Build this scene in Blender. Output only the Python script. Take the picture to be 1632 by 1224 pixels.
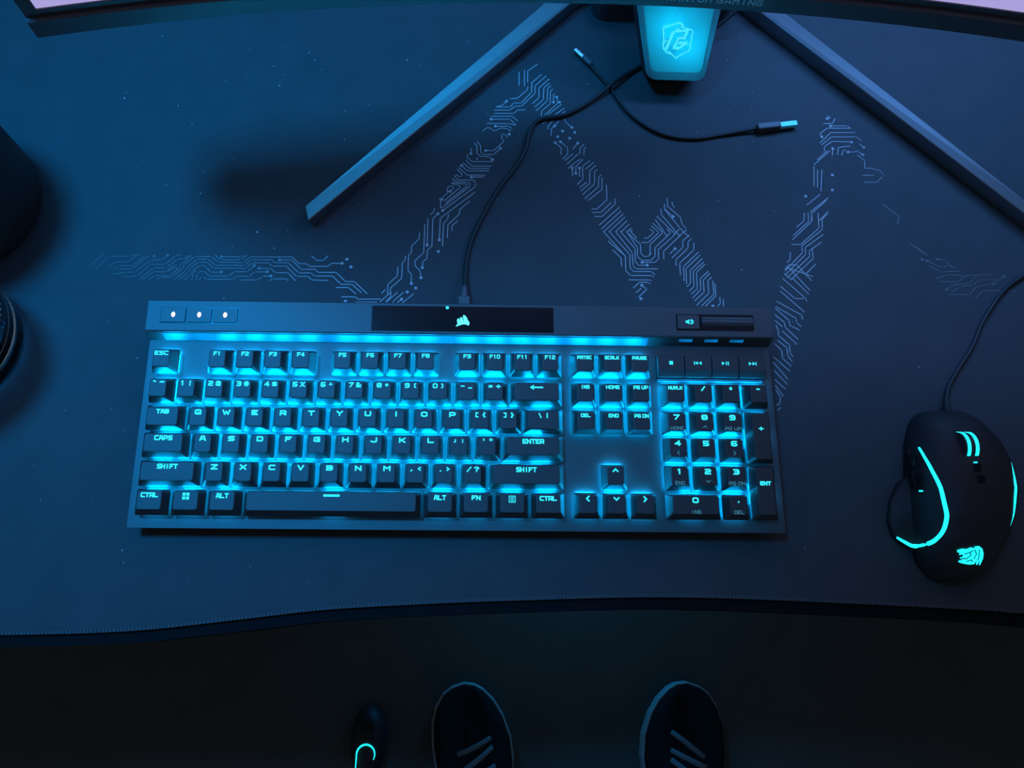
import bpy, bmesh, math, random
from mathutils import Matrix, Vector

for o in list(bpy.data.objects):
    bpy.data.objects.remove(o)
SC = bpy.context.scene
COL = SC.collection
PI = math.pi

# ------------------------------------------------------------------ camera
cam = bpy.data.cameras.new('camera')
cam.sensor_width = 36.0
cam.lens = 1200.0 / 1632.0 * 36.0
cam.shift_x = (816 - 772) / 1632.0
cam.clip_start = 0.01
camo = bpy.data.objects.new('camera', cam)
COL.objects.link(camo)
RW = ((0.9998545378, 0.0064457151, 0.0157910100),
      (0.0109727587, -0.9518980200, -0.3062184811),
      (0.0130576341, 0.3063472088, -0.9518302821))
R3 = Matrix(RW).transposed() @ Matrix(((1, 0, 0), (0, -1, 0), (0, 0, -1)))
camo.matrix_world = Matrix.Translation((0.01002558, -0.16534256, 0.52659341)) @ R3.to_4x4()
SC.camera = camo

# ------------------------------------------------------------------ world, lamps, exposure
SC.view_settings.view_transform = 'Standard'
SC.view_settings.look = 'None'
SC.view_settings.exposure = 0.0
SC.view_settings.gamma = 1.0
SC.view_settings.use_curve_mapping = False
world = bpy.data.worlds.new('dim_room')
SC.world = world
world.use_nodes = True
world.node_tree.nodes['Background'].inputs[0].default_value = (0.65, 0.82, 1.0, 1)
world.node_tree.nodes['Background'].inputs[1].default_value = 0.11


def lamp(name, kind, loc, target, power, color, **kw):
    d = bpy.data.lights.new(name, kind)
    d.energy = power
    d.color = color
    for k, v in kw.items():
        setattr(d, k, v)
    o = bpy.data.objects.new(name, d)
    COL.objects.link(o)
    o.location = loc
    o.rotation_euler = (Vector(target) - Vector(loc)).to_track_quat('-Z', 'Y').to_euler()
    return o


# blue room lamp high up behind the left end of the monitor
lamp('blue_room_lamp', 'SPOT', (-0.60, 0.33, 1.50), (-0.25, 0.13, 0.0), 190.0, (0.0, 0.36, 1.0),
     spot_size=math.radians(41), spot_blend=1.0, shadow_soft_size=0.17)
# glow of the lights on the monitor's back
lamp('monitor_rear_glow', 'AREA', (0.36, 0.42, 0.33), (0.34, 0.24, 0.0), 3.3, (0.11, 0.36, 1.0),
     shape='RECTANGLE', size=0.46, size_y=0.08)
# cyan wash of the left part of the wall behind the desk
lamp('wall_wash_lamp', 'AREA', (-0.32, 0.55, 0.92), (-0.32, 1.00, 0.94), 9.0, (0.0, 0.42, 1.0),
     shape='RECTANGLE', size=0.50, size_y=0.40, spread=math.radians(105))
# light strip under the desk, in front of the feet
lamp('under_desk_light', 'AREA', (0.165, 0.16, -0.635), (0.165, -0.30, -0.65), 1.1, (0.0, 0.42, 1.0),
     shape='RECTANGLE', size=0.16, size_y=0.04)


# ------------------------------------------------------------------ materials
def new_mat(name):
    m = bpy.data.materials.new(name)
    m.use_nodes = True
    return m, m.node_tree.nodes, m.node_tree.links, m.node_tree.nodes['Principled BSDF']


def mat(name, col, rough=0.5, metal=0.0, var=0.12, scale=60.0, bump=0.0, bscale=600.0, spec=0.5, coat=0.0, stretch=None):
    m, n, l, b = new_mat(name)
    tc = n.new('ShaderNodeTexCoord')
    mp = n.new('ShaderNodeMapping')
    l.new(tc.outputs['Object'], mp.inputs[0])
    if stretch:
        mp.inputs['Scale'].default_value = stretch
    nz = n.new('ShaderNodeTexNoise')
    nz.inputs['Scale'].default_value = scale
    nz.inputs['Detail'].default_value = 3
    l.new(mp.outputs[0], nz.inputs['Vector'])
    mx = n.new('ShaderNodeMix')
    mx.data_type = 'RGBA'
    mx.inputs['A'].default_value = (*[c * (1 - var) for c in col], 1)
    mx.inputs['B'].default_value = (*[min(1, c * (1 + var)) for c in col], 1)
    l.new(nz.outputs['Fac'], mx.inputs['Factor'])
    l.new(mx.outputs['Result'], b.inputs['Base Color'])
    b.inputs['Roughness'].default_value = rough
    b.inputs['Metallic'].default_value = metal
    b.inputs['Specular IOR Level'].default_value = spec
    b.inputs['Coat Weight'].default_value = coat
    if bump:
        n2 = n.new('ShaderNodeTexNoise')
        n2.inputs['Scale'].default_value = bscale
        l.new(mp.outputs[0], n2.inputs['Vector'])
        bp = n.new('ShaderNodeBump')
        bp.inputs['Strength'].default_value = bump
        bp.inputs['Distance'].default_value = 0.001
        l.new(n2.outputs['Fac'], bp.inputs['Height'])
        l.new(bp.outputs[0], b.inputs['Normal'])
    return m


def glow(name, col, strength):
    m, n, l, b = new_mat(name)
    b.inputs['Base Color'].default_value = (0.02, 0.03, 0.04, 1)
    b.inputs['Roughness'].default_value = 0.4
    b.inputs['Emission Color'].default_value = (*col, 1)
    b.inputs['Emission Strength'].default_value = strength
    return m


M = {}
M['mat'] = mat('desk_mat_cloth', (0.036, 0.039, 0.044), 0.75, var=0.18, scale=35, bump=0.35, bscale=1500, spec=0.35)
M['print'] = mat('circuit_print_ink', (0.26, 0.27, 0.29), 0.7, var=0.2, scale=90)
M['desk'] = mat('desk_board', (0.005, 0.005, 0.006), 0.85, spec=0.1, bump=0.1, bscale=900)
M['floor'] = mat('dark_floor', (0.055, 0.052, 0.048), 0.9, var=0.2, scale=14, bump=0.2, bscale=300)
M['steel'] = mat('black_steel', (0.03, 0.03, 0.03), 0.4, 0.6)
M['thread'] = mat('edge_thread', (0.065, 0.065, 0.07), 0.85)
M['alu'] = mat('brushed_dark_aluminium', (0.052, 0.053, 0.057), 0.5, 0.35, var=0.10, scale=40, bump=0.06, bscale=700, stretch=(1, 40, 40))
M['case'] = mat('keyboard_case_plastic', (0.012, 0.012, 0.013), 0.6)
M['cap'] = mat('black_keycap_plastic', (0.026, 0.026, 0.028), 0.52, var=0.1, scale=300, bump=0.08, bscale=4000)
M['gloss'] = mat('glossy_black_acrylic', (0.006, 0.007, 0.009), 0.2, spec=0.15)
M['button'] = mat('button_plastic', (0.035, 0.035, 0.038), 0.5)
M['roller'] = mat('roller_rubber', (0.02, 0.02, 0.022), 0.4)
M['led'] = glow('key_led', (0.0, 0.44, 1.0), 135.0)
M['switch'] = glow('clear_switch_housing', (0.0, 0.42, 1.0), 24.0)
M['legend'] = glow('lit_legend', (0.03, 0.82, 1.0), 1.15)
M['legend_dim'] = glow('sub_legend_print_glow', (0.06, 0.34, 0.52), 0.6)  # printed lettering made to glow; its brightness is put in as emission
M['white_led'] = glow('pink_white_led', (1.0, 0.66, 0.70), 1.5)
M['logo'] = glow('lit_logo', (0.10, 0.95, 1.0), 1.6)
M['strip'] = None
M['body'] = mat('mouse_black_plastic', (0.015, 0.015, 0.017), 0.58, spec=0.3, bump=0.05, bscale=2500)
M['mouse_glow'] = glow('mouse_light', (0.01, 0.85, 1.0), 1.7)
M['cable'] = mat('black_cable_rubber', (0.014, 0.014, 0.016), 0.55, spec=0.3)
M['plug'] = mat('plug_plastic', (0.06, 0.06, 0.065), 0.5)
M['metal'] = mat('plug_metal', (0.55, 0.6, 0.6), 0.35, 1.0)
M['teal'] = mat('plug_shell_cyan_reflection', (0.16, 0.95, 0.95), 0.4)  # metal tip; its cyan reflection is painted as base colour
M['stand'] = mat('stand_grey_metal', (0.30, 0.32, 0.34), 0.38, 0.92, var=0.06)
M['bezel'] = mat('monitor_black_plastic', (0.045, 0.042, 0.05), 0.45)
M['bezel_text'] = mat('printed_grey_text', (0.45, 0.45, 0.48), 0.5)
M['black'] = mat('matte_black_coating', (0.016, 0.014, 0.012), 0.6)
M['shoe'] = mat('black_suede', (0.008, 0.008, 0.009), 0.85, spec=0.1, bump=0.3, bscale=900)
M['rubber'] = mat('white_sole_rubber', (0.24, 0.245, 0.25), 0.6)
M['lace'] = mat('grey_laces', (0.10, 0.11, 0.12), 0.85)
M['chrome'] = mat('chrome_rim', (0.75, 0.78, 0.8), 0.3, 0.4)
M['lint'] = mat('pale_lint', (0.5, 0.5, 0.5), 0.8)


def strip_mat(name, strength, pitch, lo):
    """light bar with LED hot spots along its length"""
    m, n, l, b = new_mat(name)
    tc = n.new('ShaderNodeTexCoord')
    w = n.new('ShaderNodeTexWave')
    w.inputs['Scale'].default_value = 1.0 / pitch * 0.314159
    w.bands_direction = 'X'
    l.new(tc.outputs['Object'], w.inputs['Vector'])
    mr = n.new('ShaderNodeMapRange')
    mr.inputs['To Min'].default_value = lo
    mr.inputs['To Max'].default_value = strength
    l.new(w.outputs['Fac'], mr.inputs['Value'])
    b.inputs['Base Color'].default_value = (0.03, 0.05, 0.07, 1)
    b.inputs['Emission Color'].default_value = (0.0, 0.33, 0.95, 1)
    l.new(mr.outputs[0], b.inputs['Emission Strength'])
    return m


M['strip'] = strip_mat('light_bar_diffuser', 0.50, 0.019, 0.26)

mg, n, l, b = new_mat('clear_glass')
b.inputs['Transmission Weight'].default_value = 1.0
b.inputs['Roughness'].default_value = 0.02
b.inputs['IOR'].default_value = 1.48
b.inputs['Base Color'].default_value = (0.85, 0.93, 0.97, 1)
M['glass'] = mg

mp_, n, l, b = new_mat('backlit_translucent_panel')
n.remove(b)
tr = n.new('ShaderNodeBsdfTranslucent')
tr.inputs[0].default_value = (0.75, 0.85, 0.88, 1)
df = n.new('ShaderNodeBsdfDiffuse')
df.inputs[0].default_value = (0.10, 0.14, 0.16, 1)
mx = n.new('ShaderNodeMixShader')
mx.inputs[0].default_value = 0.45
l.new(tr.outputs[0], mx.inputs[1])
l.new(df.outputs[0], mx.inputs[2])
l.new(mx.outputs[0], n['Material Output'].inputs['Surface'])
M['panel'] = mp_
M['panel_rim'] = mp_.copy()
M['panel_rim'].name = 'translucent_panel_rim'
M['panel_rim'].node_tree.nodes['Translucent BSDF'].inputs[0].default_value = (0.45, 0.55, 0.60, 1)

ms, n, l, b = new_mat('lit_screen')
b.inputs['Base Color'].default_value = (0.01, 0.01, 0.012, 1)
b.inputs['Emission Color'].default_value = (0.50, 0.44, 0.88, 1)
b.inputs['Emission Strength'].default_value = 0.80
M['screen'] = ms


# ------------------------------------------------------------------ helpers
def link(name, me, m, parent=None, loc=None, smooth=False):
    if m is not None and not me.materials:
        me.materials.append(m)
    o = bpy.data.objects.new(name, me)
    COL.objects.link(o)
    if parent:
        o.parent = parent
    if loc:
        o.location = loc
    if smooth:
        for p in me.polygons:
            p.use_smooth = True
    return o


def obj(name, bm, m, parent=None, loc=None, smooth=False):
    bmesh.ops.recalc_face_normals(bm, faces=bm.faces)
    me = bpy.data.meshes.new(name)
    bm.to_mesh(me)
    bm.free()
    return link(name, me, m, parent, loc, smooth)


def empty(name, loc=(0, 0, 0), rot=(0, 0, 0)):
    o = bpy.data.objects.new(name, None)
    o.empty_display_size = 0.02
    COL.objects.link(o)
    o.location = loc
    o.rotation_euler = rot
    return o


def tag(o, label=None, cat=None, group=None, kind=None):
    if label:
        o['label'] = label
    if cat:
        o['category'] = cat
    if group:
        o['group'] = group
    if kind:
        o['kind'] = kind
    return o


def box(bm, c, s, rz=0.0, bevel=0.0, seg=1):
    mtx = Matrix.Translation(c) @ Matrix.Rotation(rz, 4, 'Z') @ Matrix.Diagonal((*s, 1))
    r = bmesh.ops.create_cube(bm, size=1.0, matrix=mtx)
    if bevel:
        es = list({e for v in r['verts'] for e in v.link_edges})
        bmesh.ops.bevel(bm, geom=es, offset=bevel, segments=seg, affect='EDGES', profile=0.5)
    return bm


def rrect(w, d, r, cx=0.0, cy=0.0, k=3):
    """rounded rectangle outline, counter-clockwise"""
    out = []
    r = min(r, w / 2 - 1e-6, d / 2 - 1e-6)
    for qx, qy, a0 in ((1, 1, 0), (-1, 1, 90), (-1, -1, 180), (1, -1, 270)):
        for i in range(k + 1):
            a = math.radians(a0 + 90.0 * i / k)
            out.append((cx + qx * (w / 2 - r) + r * math.cos(a), cy + qy * (d / 2 - r) + r * math.sin(a)))
    return out


def loft(bm, rings, cap0=True, cap1=True, closed=True):
    vs = [[bm.verts.new(p) for p in r] for r in rings]
    n = len(vs[0])
    for a, b_ in zip(vs, vs[1:]):
        for i in range(n if closed else n - 1):
            j = (i + 1) % n
            bm.faces.new((a[i], a[j], b_[j], b_[i]))
    if cap0:
        bm.faces.new(vs[0][::-1])
    if cap1:
        bm.faces.new(vs[-1])
    return bm


def prism(bm, pts, z0, z1):
    return loft(bm, [[(x, y, z0) for x, y in pts], [(x, y, z1) for x, y in pts]])


def lathe(bm, prof, k=40, c=(0, 0, 0), cap0=False, cap1=False):
    rings = [[(c[0] + r * math.cos(2 * PI * i / k), c[1] + r * math.sin(2 * PI * i / k), c[2] + z) for i in range(k)] for r, z in prof]
    return loft(bm, rings, cap0, cap1)


def spline(pts, per=8):
    """Catmull-Rom through the points"""
    P = [Vector(p) for p in pts]
    P = [2 * P[0] - P[1]] + P + [2 * P[-1] - P[-2]]
    out = []
    for i in range(1, len(P) - 2):
        for s in range(per):
            t = s / per
            a, b_, c, d = P[i - 1], P[i], P[i + 1], P[i + 2]
            out.append(0.5 * ((2 * b_) + (c - a) * t + (2 * a - 5 * b_ + 4 * c - d) * t * t + (3 * b_ - a - 3 * c + d) * t ** 3))
    out.append(P[-2])
    return out


def tube(bm, pts, rad, k=10, squash=1.0):
    pts = [Vector(p) for p in pts]
    rings = []
    for i, p in enumerate(pts):
        t = (pts[min(i + 1, len(pts) - 1)] - pts[max(i - 1, 0)]).normalized()
        up = Vector((0, 0, 1)) if abs(t.z) < 0.95 else Vector((0, 1, 0))
        s = t.cross(up).normalized()
        u = s.cross(t).normalized()
        r = rad[i] if isinstance(rad, (list, tuple)) else rad
        rings.append([p + (s * math.cos(2 * PI * j / k) + u * squash * math.sin(2 * PI * j / k)) * r for j in range(k)])
    return loft(bm, rings)


def stroke(bm, pts, w, z=0.0, ext=True):
    """flat band along a polyline, in the xy plane"""
    for (x0, y0), (x1, y1) in zip(pts, pts[1:]):
        d = Vector((x1 - x0, y1 - y0))
        if d.length < 1e-9:
            continue
        d.normalize()
        e = w * 0.5 if ext else 0.0
        nx, ny = -d.y * w / 2, d.x * w / 2
        a = (x0 - d.x * e, y0 - d.y * e)
        b_ = (x1 + d.x * e, y1 + d.y * e)
        vs = [bm.verts.new((a[0] + nx, a[1] + ny, z)), bm.verts.new((a[0] - nx, a[1] - ny, z)),
              bm.verts.new((b_[0] - nx, b_[1] - ny, z)), bm.verts.new((b_[0] + nx, b_[1] + ny, z))]
        bm.faces.new(vs)


def disc(bm, x, y, r, z=0.0, k=10, ry=None):
    ry = ry or r
    bm.faces.new([bm.verts.new((x + r * math.cos(2 * PI * i / k), y + ry * math.sin(2 * PI * i / k), z)) for i in range(k)])


def poly(bm, pts, z=0.0):
    bm.faces.new([bm.verts.new((x, y, z)) for x, y in pts])


# stroke alphabet on a 4 x 6 grid
G = {
    'A': '00 16 36 40/12 32', 'B': '00 06 36 45 44 33 03/33 42 41 30 00', 'C': '46 16 05 01 10 40', 'D': '00 06 36 45 41 30 00',
    'E': '46 06 00 40/03 33', 'F': '46 06 00/03 33', 'G': '46 16 05 01 10 40 43 23', 'H': '00 06/40 46/03 43', 'I': '20 26',
    'J': '46 41 30 10 01', 'K': '00 06/46 13 40', 'L': '06 00 40', 'M': '00 06 23 46 40', 'N': '00 06 40 46',
    'O': '01 05 16 36 45 41 30 10 01', 'P': '00 06 36 45 43 32 02', 'Q': '01 05 16 36 45 41 30 10 01/22 40', 'R': '00 06 36 45 43 32 02/22 40',
    'S': '46 16 05 04 13 33 42 41 30 00', 'T': '06 46/26 20', 'U': '06 01 10 30 41 46', 'V': '06 20 46', 'W': '06 10 24 30 46',
    'X': '00 46/06 40', 'Y': '06 23 46/23 20', 'Z': '06 46 00 40', '0': '01 05 16 36 45 41 30 10 01', '1': '15 26 20',
    '2': '06 36 45 44 33 13 02 00 40', '3': '06 36 45 44 33 13/33 42 41 30 00', '4': '30 36 02 42', '5': '46 06 03 33 42 41 30 00',
    '6': '46 16 05 01 10 30 41 42 33 03', '7': '06 46 10', '8': '13 04 05 16 36 45 44 33 13 02 01 10 30 41 42 33',
    '9': '00 30 41 45 36 16 05 04 13 43', '`': '16 35', '~': '04 15 34 45', '!': '26 23/20 20', '@': '40 10 01 05 16 36 45 42 22 24 44',
    '#': '10 16/30 36/04 44/02 42', '$': '45 05 04 13 33 42 41 01/26 20', '%': '00 46/05 16/31 40', '^': '13 25 33',
    '&': '40 04 06 26 25 02 00 20 43', '*': '22 25/13 34/14 33', '(': '36 25 21 30', ')': '16 25 21 10', '-': '03 33', '_': '00 30',
    '=': '02 32/04 34', '+': '21 25/03 43', '[': '36 16 10 30', ']': '16 36 30 10', '{': '36 26 24 13 22 20 30', '}': '16 26 24 33 22 20 10',
    '\\': '16 30', '|': '26 20', ';': '24 24/22 11', ':': '24 24/21 21', "'": '26 24', '"': '16 14/36 34', ',': '21 10', '<': '35 13 31',
    '>': '15 33 11', '.': '20 20', '/': '00 46', '?': '05 16 36 45 44 23 22/20 20', ' ': ''}


def text(bm, s, w, h, cx, cy, t, z=0.0, gap=1.7):
    """letters fitted into a w x h box centred on (cx, cy)"""
    adv = 4 + gap
    tot = sum((2.6 if c == ' ' else adv) for c in s) - gap
    sx, sy = (w - t) / tot, (h - t) / 6.0
    x = cx - (w - t) / 2
    for c in s:
        for part in G[c].split('/'):
            pts = [(x + int(p[0]) * sx, cy - (h - t) / 2 + int(p[1]) * sy) for p in part.split()]
            if len(pts) == 2 and pts[0] == pts[1]:
                pts[1] = (pts[0][0], pts[0][1] + 1e-4)
            stroke(bm, pts, t, z)
        x += (2.6 if c == ' ' else adv) * sx


# ------------------------------------------------------------------ setting: floor
bm = bmesh.new()
box(bm, (0, 0, -0.71), (6, 6, 0.02))
tag(obj('floor', bm, M['floor']), kind='structure')

bm = bmesh.new()
box(bm, (0, 1.02, 0.55), (6, 0.04, 2.5))
tag(obj('wall_back', bm, mat('painted_wall', (0.55, 0.56, 0.58), 0.8, var=0.04, bump=0.1, bscale=200)), kind='structure')

# ------------------------------------------------------------------ desk and desk mat
EDGE = [(-0.80, -0.175), (-0.45, -0.175), (-0.30, -0.173), (-0.216, -0.170), (-0.15, -0.163), (-0.091, -0.156), (-0.03, -0.152), (0.037, -0.149),
        (0.149, -0.146), (0.285, -0.150), (0.383, -0.155), (0.47, -0.165), (0.56, -0.172), (0.70, -0.175), (1.00, -0.175)]
edge = [(p.x, p.y) for p in spline([(x, y, 0) for x, y in EDGE], 5)]
desk = empty('desk', (0, 0, -0.70))
tag(desk, 'black desk with a gently curved-in front edge, under the large printed mat', 'desk')


def slab(pts, back, z0, z1, bev, m, name, parent, x0=None, x1=None):
    pts = [p for p in pts if (x0 is None or p[0] >= x0) and (x1 is None or p[0] <= x1)]
    bm = bmesh.new()
    ring = pts + [(pts[-1][0], back), (pts[0][0], back)]
    prism(bm, ring, z0, z1)
    top = [e for e in bm.edges if all(abs(v.co.z - z1) < 1e-7 for v in e.verts)]
    bmesh.ops.bevel(bm, geom=top, offset=bev, segments=3, affect='EDGES')
    return obj(name, bm, m, parent)


slab([(x, y - 0.0075) for x, y in edge], 0.66, 0.674, 0.70, 0.002, M['desk'], 'tabletop', desk)
for x in (-0.70, 0.90):
    for y in (-0.05, 0.56):
        bm = bmesh.new()
        box(bm, (x, y, 0.337), (0.05, 0.05, 0.674), 0, 0.004)
        obj('leg', bm, M['steel'], desk)

dmat = empty('desk_mat', (0, 0, 0))
tag(dmat, 'full-width black cloth desk mat with a pale circuit-trace zigzag print', 'desk mat')
slab(edge, 0.64, 0.0, 0.003, 0.0009, M['mat'], 'cloth', dmat, -0.74, 0.94)
bm = bmesh.new()
acc = 0.0
for (x0, y0), (x1, y1) in zip(edge, edge[1:]):
    if x1 < -0.42 or x0 > 0.55:
        continue
    k = max(1, int(math.hypot(x1 - x0, y1 - y0) / 0.0022))
    for i in range(k):
        t = (i + 0.5) / k
        x, y = x0 + (x1 - x0) * t, y0 + (y1 - y0) * t
        box(bm, (x, y + 0.0012, 0.0032), (0.0011, 0.0022, 0.0006), 0.35)
tag(obj('edge_stitching', bm, M['thread'], dmat), 'pale overlock stitching along the mat front edge', kind='stuff')

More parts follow.
